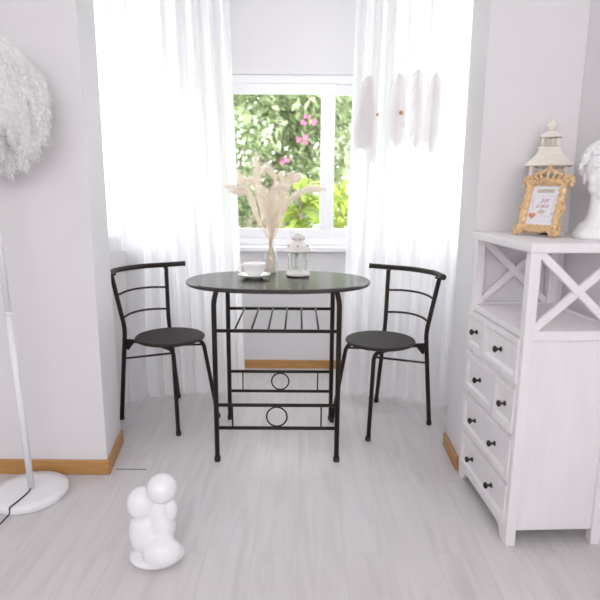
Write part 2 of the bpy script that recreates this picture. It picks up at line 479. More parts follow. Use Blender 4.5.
# ------------------------------------------------------------------ chairs
def make_chair(loc, yaw, label):
    t = thing('dining_chair', label, 'chair', loc, yaw, 'dining chairs at the oval table')
    ZS, R = .427, .169
    bm = B(); lathe(bm, [(0, ZS-.018), (R-.012, ZS-.018), (R-.003, ZS-.014), (R, ZS-.008), (R-.003, ZS-.002), (R-.010, ZS), (0, ZS)], 64)
    obj('seat', bm, 'seat', t, smooth=False)
    XB, WB, ZB = -.1744, .135, .4584
    ZR = ZS-.0285
    for s in (-1, 1):
        # front leg: runs forward under the seat and bends down
        bm = B()
        top = Vector((.115, s*.106, ZR)); foot = Vector((.188, s*.128, .012))
        pts = fillet([(XB+.012, s*(WB-.004), ZR), (-.125, s*.112, ZR), (-.06, s*.078, ZR), (.134, s*.094, ZR), foot], .036, 8)
        tube(bm, pts, .0098, 14)
        fl_ = obj('leg', bm, 'dark', t, smooth=True)
        bm = B(); lathe(bm, [(0, 0), (.011, 0), (.0125, .004), (.0125, .018), (.011, .021), (0, .021)], 16, (foot.x+.002, foot.y, 0))
        obj('foot_cap', bm, 'cap', fl_, smooth=True)
        # rear leg
        bm = B()
        rf = Vector((-.175, s*.182, .012)); kn = Vector((XB, s*WB, ZB)); tp = Vector((-.2143, s*.1654, .7286))
        P = fillet([rf, kn, tp], .04, 6)
        mid = 1+3
        tube(bm, P[:mid+1], .0105, 14)
        rl = obj('leg', bm, 'dark', t, smooth=True)
        bm = B(); lathe(bm, [(0, 0), (.0115, 0), (.013, .004), (.013, .018), (.0115, .021), (0, .021)], 16, (rf.x, rf.y, 0))
        obj('foot_cap', bm, 'cap', rl, smooth=True)
        bm = B(); tube(bm, P[mid:], .0105, 14)
        obj('back_post', bm, 'dark', t, smooth=True)
        # gusset plate with two bolts where the seat rail meets the rear leg
        a = Vector((XB+.008, s*(WB+.001), ZR+.006)); bm = B()
        prism(bm, [(0, .004), (.055, .004), (.05, -.006), (.012, -.05), (0, -.05)], -.002, .002,
              Matrix.Translation(a) @ Matrix.Rotation(-s*.22, 4, 'Z') @ Matrix.Rotation(PI/2, 4, 'X'))
        g = obj('gusset', bm, 'dark', t)
        for dz in (-.004, -.044):
            bm = B(); ball(bm, (XB-.001, s*(WB+.0105+(-.004-dz)*.1), ZR+dz), .0045, u=10, v=8); obj('bolt', bm, 'dark', g, smooth=True)
        # side stretcher
        bm = B(); tube(bm, [(.1335, s*.0945, .383), (-.1745, s*.148, .310)], .0052, 10)
        obj('stretcher', bm, 'dark', t, smooth=True)
    for z, f in ((.625, .60), (.512, .19)):
        x = XB+(-.2143+.1744)*f; w = WB+(.1654-.135)*f
        bm = B(); tube(bm, spline([(x, -w, z), (x-.034, -w*.5, z+.006), (x-.045, 0, z+.008), (x-.034, w*.5, z+.006), (x, w, z)], 6), .0055, 10)
        obj('back_rail', bm, 'dark', t, smooth=True)
    bm = B()
    T = [(-.150, -.236, .747), (-.2143, -.1654, .742), (-.255, -.09, .741), (-.268, 0, .741), (-.255, .09, .741), (-.2143, .1654, .742), (-.150, .236, .747)]
    tube(bm, spline(T, 8), .0128, 16)
    tr = obj('top_rail', bm, 'dark', t, smooth=True)
    for p, q in ((T[0], T[1]), (T[-1], T[-2])):
        d = (Vector(p)-Vector(q)).normalized()
        bm = B(); tube(bm, [Vector(p)-d*.006, Vector(p)+d*.003, Vector(p)+d*.006], [.0142, .0142, .010], 16); obj('end_cap', bm, 'cap', tr, smooth=True)
    for s in (-1, 1):
        bm = B(); ball(bm, (-.2143+.006, s*.150, .728), .006, u=10, v=8); obj('bolt', bm, 'dark', tr, smooth=True)
    return t
ch = make_chair((-.640, 2.5867, 0), -.6488, 'dark brown round-seat metal chair left of the table, next to the left wall')
dup(ch, (.3914, 2.5448, 0), 3.7936, 'dark brown round-seat metal chair right of the table, nearest the white cabinet')

# ------------------------------------------------------------------ on the table
ZT = .75
sx, sy = -.203, 2.372
sa = B(); lathe(sa, [(0, 0), (.036, 0), (.040, .003), (.060, .010), (.0725, .0165), (.0735, .019), (.0715, .0195), (.058, .014), (.036, .0075), (0, .0065)], 48)
tag(obj('saucer', sa, 'china', None, True, (sx, sy, ZT)), 'round white china saucer under the teacup', 'saucer')
cup = thing('teacup', 'white china teacup standing on its saucer on the dark table', 'cup', (sx, sy, ZT+.0068))
bm = B(); lathe(bm, [(0, 0), (.024, 0), (.026, .004), (.036, .013), (.045, .028), (.0495, .046), (.0515, .059), (.0505, .060), (.0485, .058), (.0465, .046), (.042, .029), (.033, .015), (.020, .007), (0, .006)], 48)
obj('bowl', bm, 'china', cup, smooth=True)
bm = B(); tube(bm, spline([(-.049, -.004, .050), (-.062, -.006, .053), (-.072, -.008, .044), (-.070, -.008, .030), (-.058, -.006, .019), (-.0405, -.004, .019)], 6), [.0035]*31, 10)
obj('handle', bm, 'china', cup, smooth=True)

vx, vy = -.137, 2.50
vase = thing('glass_vase', 'clear glass bottle vase with flared lip holding dried grass', 'vase', (vx, vy, ZT))
outp = [(0, 0), (.030, 0), (.034, .004), (.0375, .03), (.039, .06), (.037, .082), (.028, .103), (.018, .119), (.0155, .130), (.018, .143), (.0215, .150)]
inp = [(.0195, .150), (.016, .143), (.0135, .130), (.016, .118), (.026, .101), (.0345, .081), (.0365, .06), (.035, .03), (.031, .010), (0, .008)]
bm = B(); lathe(bm, outp+inp, 40); obj('bottle', bm, 'glassware', vase, smooth=True)

# dried grass plumes: thousands of fine hairs along each curved head
def plume(path, foot, rad, hairs, label, dens=1.):
    base = Vector(foot)
    t = thing('dried_grass_stalk', label, 'dried flower', base, 0, 'dried grass stalks in the glass vase')
    neck = Vector((vx+(foot[0]-vx)*.3, vy+(foot[1]-vy)*.3, ZT+.135))
    tip_path = [Vector(p) for p in path]
    low = tip_path[-1]
    ctrl = tip_path+[low*.5+neck*.5+Vector(((low.x-neck.x)*.10, 0, .0)), neck, base]
    sp = spline(ctrl, 10)
    loc = [p-base for p in sp]
    bm = B(); tube(bm, loc, .0012, 6); obj('stem', bm, 'stem', t, smooth=True)
    n_head = (len(tip_path)-1)*10+13
    head = loc[:n_head+1]
    bm = B(); n = len(head)
    for h in range(hairs):
        f = random.random(); k = min(int(f*(n-1)), n-2); w = f*(n-1)-k
        p = head[k].lerp(head[k+1], w); d = (head[k]-head[k+1]).normalized()      # towards the tip
        a = d.orthogonal().normalized(); a = Matrix.Rotation(random.uniform(0, 2*PI), 3, d) @ a
        R = rad*min(1, (f/.4)**.75+.12)*(1-.72*max(0, (f-.45)/.55))*random.uniform(.5, 1.1)
        e = p+a*R+d*R*random.uniform(.6, 1.6)+Vector((0, 0, -R*.15))
        mid = p.lerp(e, .55)+a*R*.12
        s = d.cross(a)*random.uniform(.0006, .0011)
        v = [bm.verts.new(p-s), bm.verts.new(p+s), bm.verts.new(mid+s*1.1), bm.verts.new(mid-s*1.1), bm.verts.new(e)]
        bm.faces.new((v[0], v[1], v[2], v[3])); bm.faces.new((v[3], v[2], v[4]))
    obj('plume', bm, 'plume', t)
    return t
PL = [
 ([(-.2, 2.48, 1.295), (-.195, 2.48, 1.219), (-.187, 2.48, 1.141)], .018, 'tallest dried grass stalk, its straight cream plume reaching highest of the bunch'),
 ([(-.288, 2.53, 1.213), (-.268, 2.53, 1.167), (-.241, 2.53, 1.118)], .019, 'cream dried grass plume leaning up and left beside the curtain edge'),
 ([(-.351, 2.47, 1.151), (-.293, 2.47, 1.142), (-.241, 2.47, 1.127)], .013, 'thin dried grass plume reaching furthest left, in front of the curtain'),
 ([(-.336, 2.55, 1.124), (-.28, 2.55, 1.12), (-.226, 2.55, 1.105)], .013, 'thin dried grass plume lying nearly level, just under the furthest left one'),
 ([(-.173, 2.54, 1.213), (-.159, 2.54, 1.228), (-.136, 2.54, 1.213), (-.114, 2.54, 1.164)], .019, 'dried grass plume curling over in a hook at the middle top'),
 ([(-.084, 2.56, 1.216), (-.087, 2.56, 1.187), (-.088, 2.56, 1.151)], .015, 'short upright dried grass plume just right of the hooked one'),
 ([(-.010, 2.52, 1.204), (-.035, 2.52, 1.178), (-.058, 2.52, 1.146)], .017, 'dried grass plume slanting up to the right, above the long right one'),
 ([(-.052, 2.46, 1.15), (-.088, 2.46, 1.148), (-.123, 2.46, 1.128), (-.141, 2.46, 1.067)], .021, 'thick dried grass plume arching over the front of the bunch'),
 ([(.113, 2.48, 1.138), (.064, 2.48, 1.14), (.019, 2.48, 1.133), (-.039, 2.48, 1.098), (-.07, 2.48, 1.053)], .018, 'long dried grass plume arching furthest right, across the window mullion'),
 ([(-.032, 2.57, 1.217), (-.05, 2.57, 1.188), (-.073, 2.57, 1.133)], .013, 'slim dried grass plume standing at the back right of the bunch'),
 ([(-.248, 2.56, 1.175), (-.221, 2.56, 1.17), (-.202, 2.56, 1.132)], .016, 'small dried grass plume bent left between the two left leaning ones'),
 ([(-.171, 2.45, 1.149), (-.159, 2.45, 1.089), (-.146, 2.45, 1.023)], .023, 'full dried grass plume low at the centre front, left of its neighbour'),
 ([(-.075, 2.47, 1.111), (-.093, 2.47, 1.053), (-.115, 2.47, .991)], .022, 'full dried grass plume low on the right side of the bunch'),
 ([(-.109, 2.44, 1.124), (-.114, 2.44, 1.067), (-.127, 2.44, 1.001)], .024, 'fullest dried grass plume at the very front centre of the bunch'),
]
for i, (p, r, lab) in enumerate(PL):
    a = 2*PI*i/len(PL); ft = (vx+.020*math.cos(a*5), vy+.020*math.sin(a*5), ZT+.0105)
    plume(p, ft, r*1.75, 1350, lab)

# white tealight lantern on the table
lx, ly = -.010, 2.435
ln = thing('tealight_lantern', 'small round ivory lantern with glass sides and pierced dome on the dark table', 'lantern', (lx, ly, ZT))
bm = B(); lathe(bm, [(0, .004), (.050, .004), (.0545, .006), (.0555, .010), (.0545, .016), (.050, .020), (.050, .024), (0, .024)], 48); obj('base', bm, 'lantern', ln, smooth=True)
for k in range(3):
    a = 2*PI*k/3+.5; bm = B(); lathe(bm, [(0, 0), (.006, 0), (.006, .005), (0, .005)], 12, (.045*math.cos(a), .045*math.sin(a), 0)); obj('foot', bm, 'hole', ln)
for k in range(6):
    a = PI/6+2*PI*k/6+.2; c, s = math.cos(a), math.sin(a)
    bm = B(); m_ = Matrix.Translation((.0475*c, .0475*s, 0)) @ Matrix.Rotation(a, 4, 'Z'); box(bm, (-.0015, -.0055, .024), (.0015, .0055, .112), m_)
    obj('upright', bm, 'lantern', ln)
bm = B(); lathe(bm, [(.0445, .024), (.0458, .024), (.0458, .112), (.0445, .112)], 48, closed=True); obj('glass_cylinder', bm, 'glassware', ln, smooth=True)
bm = B(); lathe(bm, [(.0455, .1115), (.0535, .1115), (.055, .114), (.055, .120), (.0525, .124), (.052, .128), (.049, .137), (.042, .146), (.032, .152), (.026, .154), (.024, .158), (.0265, .166), (.030, .173), (.0305, .176), (.027, .183), (.020, .189), (.008, .193), (.0, .193)], 48)
dm = obj('pierced_dome', bm, 'lantern', ln, smooth=True)
for k in range(6):
    a = 2*PI*k/6-PI/2-.03
    bm = B(); m_ = Matrix.Translation((.0487*math.cos(a), .0487*math.sin(a), .139)) @ Matrix.Rotation(a, 4, 'Z') @ Matrix.Rotation(-.6, 4, 'Y')
    ball(bm, (0, 0, 0), 1, .0022, .0034, .0034, 12, 8); bm.transform(m_); obj('vent_hole', bm, 'hole', dm, smooth=True)
    a += .36
    bm = B(); m_ = Matrix.Translation((.0275*math.cos(a), .0275*math.sin(a), .167)) @ Matrix.Rotation(a, 4, 'Z')
    ball(bm, (0, 0, 0), 1, .002, .003, .003, 12, 8); bm.transform(m_); obj('vent_hole', bm, 'hole', dm, smooth=True)
bm = B(); ball(bm, (0, -.014, .1905), 1, .003, .003, .0022, 12, 8); obj('vent_hole', bm, 'hole', dm, smooth=True)
# ------------------------------------------------------------------ white cabinet
CA = .045
cab = thing('drawer_cabinet', 'whitewashed wooden cabinet with six drawers and an open cross-braced shelf', 'cabinet', (.672, 1.57, 0), CA)
W, D, H = .315, .46, .985
bm = B(); box(bm, (-.004, -.004, H-.029), (W+.004, D+.004, H)); obj('top', bm, 'wood_white', cab, bevel=.004)
P = .032
for x in (0, W-P):
    for y in (0, D-P):
        bm = B(); box(bm, (x, y, 0), (x+P, y+P, H-.029)); obj('post', bm, 'wood_white', cab, bevel=.002)
bm = B(); box(bm, (.002, P*.2, .696), (W-.002, D-P*.2, .716)); obj('shelf', bm, 'wood_white', cab)
for y0 in (0.001, D-.021):
    bm = B(); box(bm, (P, y0, .690), (W-P, y0+.02, .720)); obj('side_rail', bm, 'wood_white', cab, bevel=.002)
    yc = y0+.010
    for k, (za, zb) in enumerate(((.958, .720), (.720, .958))):
        bm = B(); bar(bm, (P-.004, yc+.002*k, za), (W-P+.004, yc+.002*k, zb), .024, .014-.002*k, up=(0, 1, 0) if False else (0, 0, 1)); obj('cross_brace', bm, 'wood_white', cab, bevel=.0015)
    bm = B(); box(bm, (P, y0+.010 if y0 < .1 else y0, .05), (W-P, y0+.019, .690)); obj('side_panel', bm, 'wood_white', cab)
bm = B(); box(bm, (W-.022, P, .690), (W-.004, D-P, .720)); obj('back_rail', bm, 'wood_white', cab, bevel=.002)
bm = B(); box(bm, (W-.020, P, .05), (W-.010, D-P, .690)); obj('back_panel', bm, 'wood_white', cab)
bm = B(); box(bm, (.011, P, .05), (.020, D-P, .694)); obj('face_frame', bm, 'wood_white', cab)
bm = B()
arch = [(P, .002), (P+.012, .002), (P+.035, .034), (P+.06, .042), (D-P-.06, .042), (D-P-.035, .034), (D-P-.012, .002), (D-P, .002), (D-P, .062), (P, .062)]
prism(bm, arch, .001, .016, Matrix(((0, 0, 1, 0), (1, 0, 0, 0), (0, 1, 0, 0), (0, 0, 0, 1)))); obj('apron', bm, 'wood_white', cab)
def drawer(y0, y1, z0, z1, knobs):
    bm = B(); xo, xi, xb = -.005, .004, .013
    fr = .020; bv = .009
    def rg(i, x): return [bm.verts.new((x, *p)) for p in ((y0+i, z0+i), (y1-i, z0+i), (y1-i, z1-i), (y0+i, z1-i))]
    a, b_, c, d = rg(0, xb), rg(0, xo), rg(fr, xo), rg(fr+bv, xi)
    for p, q in ((a, b_), (b_, c), (c, d)):
        for i in range(4): bm.faces.new((p[i], p[(i+1) % 4], q[(i+1) % 4], q[i]))
    bm.faces.new(d); bm.faces.new(a[::-1])
    dr = obj('drawer', bm, 'wood_white', cab, bevel=.0012)
    zc = (z0+z1)/2
    for yk in knobs:
        bm = B(); m_ = Matrix.Translation((xi, yk, zc)) @ Matrix.Rotation(-PI/2, 4, 'Y')
        lathe(bm, [(0, 0), (.009, 0), (.009, .003), (.0045, .005), (.004, .012), (.0075, .016), (.0115, .020), (.0105, .025), (.005, .028), (0, .0285)], 20, mtx=m_)
        obj('knob', bm, 'knob', dr, smooth=True)
for z0, z1, rows in ((.548, .690, ((.022, .300), (.306, .455))), (.381, .526, ((.022, .175), (.181, .455)))):
    for y0, y1 in rows: drawer(y0, y1, z0, z1, ((y0+y1)/2,))
for z0, z1 in ((.215, .359), (.063, .197)): drawer(.022, .455, z0, z1, (.150, .336))

# ------------------------------------------------------------------ on the cabinet
# gilt photo frame, leaning back
fr = thing('photo_frame', 'ornate gold photo frame with crown crest and printed card, on the white cabinet', 'picture frame', (.783, 1.815, H+.004), -1.02)
fr.rotation_euler = (-.25, 0, -1.02); fr.rotation_mode = 'XYZ'
AW, AH, Z0 = .100, .130, .036       # opening
def gb(): return B()
bm = gb()
for (p, q) in (((-AW/2-.013, 0, Z0-.013), (AW/2+.013, 0, Z0-.013)), ((-AW/2-.013, 0, Z0+AH+.013), (AW/2+.013, 0, Z0+AH+.013)),
               ((-AW/2-.012, 0, Z0-.013), (-AW/2-.012, 0, Z0+AH+.013)), ((AW/2+.012, 0, Z0-.013), (AW/2+.012, 0, Z0+AH+.013))):
    p, q = Vector(p), Vector(q); n = 26
    pts = [p.lerp(q, i/n) for i in range(n+1)]
    tube(bm, pts, [.012+.0018*math.sin(i*2.1) for i in range(n+1)], 12)
    for i in range(1, n, 2):
        d = (q-p).normalized(); s = Vector((-d.z, 0, d.x))
        ball(bm, pts[i]+s*.008*(1 if i % 4 == 1 else -1)+Vector((0, -.007, 0)), .0048, u=8, v=6)
mo = obj('moulding', bm, 'gold', fr, smooth=True)
def scroll(cx, cz, sxx, szz, s=1., turns=1.35):
    bm = gb(); pts = []
    for i in range(34):
        a = i/33*2*PI*turns; r = .0165*s*(1-.72*i/33)
        pts.append((cx+sxx*(r*math.cos(a)-.004), -.004-.004*i/33, cz+szz*r*math.sin(a)))
    tube(bm, pts, [.0062*s*(1-.35*i/33) for i in range(34)], 10)
    ball(bm, (cx-sxx*.004, -.009, cz), .006*s, u=10, v=8)
    for k in range(4):
        a = -.6+k*.55; ball(bm, (cx+sxx*.019*s*math.cos(a), -.003, cz+szz*.019*s*math.sin(a)), .0065*s, .9, .7, 1.0, 10, 7)
    return bm
for sxx in (-1, 1):
    obj('corner_scroll', scroll(sxx*(AW/2+.020), Z0+AH+.014, sxx, 1, 1.05), 'gold', fr, smooth=True)
    obj('corner_scroll', scroll(sxx*(AW/2+.016), .018, sxx, -1, 1.0), 'gold', fr, smooth=True)
    bm = scroll(sxx*(AW/2+.018), Z0+AH*.42, sxx, 1, .8)
    for k in range(5): ball(bm, (sxx*(AW/2+.017+.006*math.sin(k*1.1)), -.004, Z0+AH*.42-.034+k*.017), .0065, u=10, v=7)
    obj('side_ornament', bm, 'gold', fr, smooth=True)
bm = gb()
for k in range(7): ball(bm, (-.036+k*.012, -.004, .014+.006*abs(k-3)/3), .009, 1, .7, .8, 10, 8)
tube(bm, spline([(-.055, -.002, .014), (-.035, -.004, .022), (-.018, -.004, .012), (0, -.005, .018), (.018, -.004, .012), (.035, -.004, .022), (.055, -.002, .014)], 6), .006, 10)
obj('foot_ornament', bm, 'gold', fr, smooth=True)
bm = gb(); zc = Z0+AH+.020
tube(bm, spline([(-.030, 0, zc), (-.015, -.010, zc-.002), (0, -.013, zc-.003), (.015, -.010, zc-.002), (.030, 0, zc)], 5), .0065, 10)
for x in (-.046, -.024, 0, .024, .046):
    top = zc+.036-.012*abs(x)/.04
    tube(bm, spline([(x*.72, -.008, zc), (x*1.18, -.010, zc+.018), (x*.95, -.008, top-.006), (x*.15, -.006, zc+.036)], 5), .0048, 8)
    ball(bm, (x*1.1, -.010, zc+.026), .0042, u=8, v=6)
ball(bm, (0, -.006, zc+.041), .0068, u=12, v=8); ball(bm, (0, -.006, zc+.051), .0042, u=10, v=8)
for k in range(5): ball(bm, (-.02+k*.010, -.014+.004*abs(k-2)/2, zc-.002), .0052, u=10, v=8)
obj('crown', bm, 'gold', fr, smooth=True)
bm = gb(); box(bm, (-AW/2-.006, .004, Z0-.006), (AW/2+.006, .010, Z0+AH+.006)); obj('backing_board', bm, 'hole', fr)
bm = gb(); prism(bm, [(-.022, 0), (.022, 0), (.014, .15), (-.014, .15)], 0, .004,
                 Matrix.Translation((0, .050, .012)) @ Matrix.Rotation(.30, 4, 'X') @ Matrix.Rotation(PI/2, 4, 'X')); obj('easel_stand', bm, 'hole', fr)
bm = gb(); box(bm, (-AW/2-.003, .001, Z0-.003), (AW/2+.003, .003, Z0+AH+.003)); card = obj('printed_card', bm, 'paper', fr)
bm = gb(); box(bm, (-.030, -.0006, Z0+AH*.83), (.030, .0012, Z0+AH*.92)); obj('blank_banner', bm, 'plaque', card)
bm = gb(); fx, z0_, z1_ = .037, Z0+AH*.22, Z0+AH*.74; wl = .0009
box(bm, (-fx+.022, 0, z0_), (fx, .0012, z0_+wl)); box(bm, (-fx, 0, z1_), (fx, .0012, z1_+wl)); box(bm, (-fx, 0, z0_+.02), (-fx+wl, .0012, z1_)); box(bm, (fx-wl, 0, z0_), (fx, .0012, z1_))
obj('line_border', bm, 'grey_ink', card)
bm = gb(); hp = []
for i in range(40):
    a = 2*PI*i/40; hp.append((-.0305+.00082*16*math.sin(a)**3, Z0+.0295+.00078*(13*math.cos(a)-5*math.cos(2*a)-2*math.cos(3*a)-math.cos(4*a))))
prism(bm, hp, -.0012, .0006, Matrix(((1, 0, 0, 0), (0, 0, 1, 0), (0, 1, 0, 0), (0, 0, 0, 1)))); obj('heart', bm, 'heart', card)
bm = gb()
for (x, z, r) in ((-.043, .115, .0012), (.041, .073, .0026), (.006, .050, .0014), (-.036, .150, .001), (-.012, .052, .0012), (.044, .135, .001)):
    lathe(bm, [(0, -.0005), (r, -.0005), (r, .001), (0, .001)], 10, mtx=Matrix.Translation((x, 0, z)) @ Matrix.Rotation(PI/2, 4, 'X'))
obj('dots', bm, 'ink', card)
for k, (txt, dx) in enumerate((('Just', .004), ('a nice', -.002), ('day', -.001))):
    cu = bpy.data.curves.new('lettering', 'FONT'); cu.body = txt; cu.size = .0225; cu.shear = .35; cu.align_x = 'CENTER'; cu.extrude = .0003; cu.space_character = .9
    to = bpy.data.objects.new('tmp', cu); C.objects.link(to)
    bpy.context.view_layer.update()
    me = bpy.data.meshes.new_from_object(to.evaluated_get(bpy.context.evaluated_depsgraph_get()))
    bpy.data.objects.remove(to)
    o = bpy.data.objects.new('lettering', me); C.objects.link(o); o.parent = card
    me.materials.clear(); me.materials.append(M['ink'])
    o.location = (dx, .0005, Z0+AH*(.585-.145*k)); o.rotation_euler = (PI/2, 0, 0)
bm = gb(); box(bm, (-AW/2-.003, -.0032, Z0-.003), (AW/2+.003, -.0022, Z0+AH+.003)); obj('glass_pane', bm, 'card_glass', fr)

# cream metal lantern behind the frame
la = thing('house_lantern', 'tall cream metal lantern with tiered roof behind the gold frame', 'lantern', (.872, 1.965, H), -.42)
def sq(w): return [(-w, -w), (w, -w), (w, w), (-w, w)]
def frustum(bm, levels):
    prev = None
    for w, z in levels:
        r = [bm.verts.new((x, y, z)) for x, y in sq(w)]
        if prev:
            for i in range(4): bm.faces.new((prev[i], prev[(i+1) % 4], r[(i+1) % 4], r[i]))
        else: bm.faces.new(r[::-1])
        prev = r
    bm.faces.new(prev); return bm
bm = B(); frustum(bm, [(.070, 0), (.070, .010), (.062, .014), (.062, .022)]); obj('base', bm, 'lantern2', la)
for x in (-1, 1):
    for y in (-1, 1):
        bm = B(); box(bm, (x*.055-.005, y*.055-.005, .022), (x*.055+.005, y*.055+.005, .238)); obj('corner_post', bm, 'lantern2', la)
for k in range(4):
    bm = B(); m_ = Matrix.Rotation(k*PI/2, 4, 'Z')
    box(bm, (-.05, -.0555, .022), (.05, -.0535, .238), m_); g = obj('glass_pane', bm, 'glassware', la)
    bm = B()
    for z in (.211, .221, .231): box(bm, (-.05, -.058, z-.0012), (.05, -.0555, z+.0012), m_)
    for i in range(11): bar(bm, m_ @ Vector((-.05+i*.01, -.0568, .206)), m_ @ Vector((-.045+i*.01-.005*(i % 2)*2, -.0568, .238)), .002, .002)
    obj('fretwork', bm, 'lantern2', la)
E1 = .238
bm = B(); frustum(bm, [(.074, E1-.004), (.075, E1), (.066, E1+.010), (.054, E1+.022), (.044, E1+.034), (.036, E1+.048), (.034, E1+.052)]); obj('roof', bm, 'lantern2', la)
bm = B(); frustum(bm, [(.034, E1+.052), (.0375, E1+.053), (.0375, E1+.060), (.031, E1+.062)]); obj('roof_collar', bm, 'lantern2', la)
bm = B()
for k in range(4):
    m_ = Matrix.Rotation(k*PI/2, 4, 'Z')
    box(bm, (-.028, -.028, E1+.062), (-.0235, -.0235, E1+.093), m_)
    for i in range(8): bar(bm, m_ @ Vector((-.025+i*.007, -.0262, E1+.062)), m_ @ Vector((-.0215+i*.007-.0075*(i % 2), -.0262, E1+.093)), .0022, .002)
    for z in (.070, .078, .086): box(bm, (-.025, -.0272, E1+z-.001), (.025, -.0252, E1+z+.001), m_)
obj('pierced_gallery', bm, 'lantern2', la)
bm = B(); frustum(bm, [(.0335, E1+.093), (.035, E1+.095), (.034, E1+.098), (.024, E1+.106), (.016, E1+.112), (.010, E1+.116)]); obj('upper_roof', bm, 'lantern2', la)
bm = B(); lathe(bm, [(.008, E1+.114), (.012, E1+.118), (.0175, E1+.128), (.019, E1+.133), (.0195, E1+.135), (.018, E1+.141), (.012, E1+.149), (.006, E1+.153), (.005, E1+.157), (.0065, E1+.161), (.004, E1+.166), (0, E1+.167)], 24); obj('finial', bm, 'lantern2', la, smooth=True)
bm = B(); tube(bm, spline([(-.030, 0, E1+.100), (-.031, 0, E1+.125), (-.022, 0, E1+.144), (-.006, 0, E1+.152)], 6), .0014, 8); obj('handle', bm, 'lantern2', la, smooth=True)

# plaster bust: neck and head one continuous surface, curls as its hair
bu = thing('plaster_bust', 'white plaster bust of a curly-haired head on the cabinet, against the side wall', 'sculpture', (.953, 1.735, H), -.45)
bm = B()
lathe(bm, [(0, 0), (.074, 0), (.079, .006), (.078, .016), (.070, .030), (.058, .044), (.047, .060), (.040, .078), (.038, .10), (.037, .125), (.037, .15), (0, .16)], 40)
ball(bm, (-.028, .0, .035), .040, 1.0, 1.1, .55)                      # shoulder folds
ball(bm, (.028, .0, .035), .040, 1.0, 1.1, .55)
HC = Vector((.0, .008, .222))
ball(bm, HC, 1, .060, .072, .072, 32, 22)                             # skull
ball(bm, HC+Vector((0, -.020, -.035)), 1, .048, .050, .062, 28, 20)   # face
ball(bm, HC+Vector((0, -.046, -.084)), 1, .022, .022, .017)           # chin
for s in (-1, 1):
    ball(bm, HC+Vector((s*.030, -.040, -.038)), 1, .019, .018, .022)  # cheek
    ball(bm, HC+Vector((s*.022, -.022, -.062)), 1, .026, .034, .026)  # jaw
    ball(bm, HC+Vector((s*.022, -.061, .003)), 1, .022, .012, .007)   # brow
    ball(bm, HC+Vector((s*.022, -.058, -.014)), 1, .0115, .007, .0075) # eyeball
    ball(bm, HC+Vector((s*.0085, -.070, -.044)), 1, .0068, .008, .006)  # nostril
    ball(bm, HC+Vector((s*.058, .010, -.030)), 1, .008, .016, .024)   # ear
tube(bm, [HC+Vector(p) for p in ((0, -.062, .006), (0, -.070, -.012), (0, -.078, -.030), (0, -.082, -.043), (0, -.072, -.048))], [.008, .0075, .0085, .0098, .006], 12)
tube(bm, [HC+Vector(p) for p in ((-.020, -.058, -.063), (-.010, -.066, -.060), (0, -.067, -.0615), (.010, -.066, -.060), (.020, -.058, -.063))], [.002, .0042, .004, .0042, .002], 10)
tube(bm, [HC+Vector(p) for p in ((-.017, -.058, -.067), (-.008, -.065, -.070), (0, -.066, -.0705), (.008, -.065, -.070), (.017, -.058, -.067))], [.002, .0045, .005, .0045, .002], 10)
bo = obj('body', bm, 'plaster', bu, smooth=True)
md = bo.modifiers.new('remesh', 'REMESH'); md.mode = 'VOXEL'; md.voxel_size = .0022; md.use_smooth_shade = True
md = bo.modifiers.new('smooth', 'SMOOTH'); md.iterations = 5; md.factor = .5
bm = B(); rnd = random.Random(3)
for i in range(150):
    th = rnd.uniform(0, 2*PI); ph = rnd.uniform(.0, 1.85)
    d = Vector((math.sin(ph)*math.cos(th), math.sin(ph)*math.sin(th), math.cos(ph)))
    if d.y < -.35 and d.z < .42: continue
    if d.z < -.02 and d.y < .22: continue
    c = HC+Vector((d.x*.068, d.y*.074, d.z*.077))
    a = d.orthogonal().normalized(); a = Matrix.Rotation(rnd.uniform(0, 6.3), 3, d) @ a; b_ = d.cross(a)
    pts = []
    for k in range(16):
        an = k/15*2*PI*1.25; r = .0135*(1-.65*k/15)
        pts.append(c+a*r*math.cos(an)+b_*r*math.sin(an)+d*.010*(k/15))
    tube(bm, pts, [.0062-.0015*k/15 for k in range(16)], 8)
ball(bm, HC+Vector((0, .014, .016)), 1, .065, .072, .070, 32, 20)
ho = obj('hair', bm, 'plaster', bu, smooth=True)
md = ho.modifiers.new('remesh', 'REMESH'); md.mode = 'VOXEL'; md.voxel_size = .0022; md.use_smooth_shade = True
md = ho.modifiers.new('smooth', 'SMOOTH'); md.iterations = 2; md.factor = .5

# ------------------------------------------------------------------ feathers
def feather_vane(bm, root, tip, hw, seed, droop=.6, depth=.006, n=46, bend=.0, normal=(0, -1, 0)):
    """soft barbs in three layers along a rachis from root to tip, round ended"""
    rnd = random.Random(seed); root, tip = Vector(root), Vector(tip); ax = (tip-root); L = ax.length; ax.normalize()
    nr = Vector(normal); side = ax.cross(nr).normalized(); nr = side.cross(ax).normalized()
    def pos(t): return root+ax*L*t+nr*bend*math.sin(PI*t)+side*(bend*.6)*math.sin(PI*t)
    for s in (-1, 1):
        for lay in (-1, 0, 1):
            for i in range(n):
                t = .02+.90*(i+rnd.random())/n
                w = hw*1.08*(.72+.28*math.sin(PI*min(1, t*.9)))*(1-max(0, (t-.62)/.30)**2*.88)*rnd.uniform(.80, 1.05)*(1-.12*abs(lay))
                p = pos(t); dr = w*droop*rnd.uniform(.8, 1.3)+.014*t
                e = p+side*s*w+ax*dr+nr*(lay*depth+rnd.uniform(-depth, depth)*.6)
                c = p+side*s*w*.62+ax*dr*.25+nr*(lay*depth*.5)
                q = [p*(1-u)**2+c*2*u*(1-u)+e*u*u for u in (0, .35, .7, 1)]
                h = ax*.0022
                a = [(bm.verts.new(v-h*(1-.6*k/3)), bm.verts.new(v+h*(1-.6*k/3))) for k, v in enumerate(q)]
                for k in range(3): bm.faces.new((a[k][0], a[k][1], a[k+1][1], a[k+1][0]))
    return [pos(k/12) for k in range(13)]

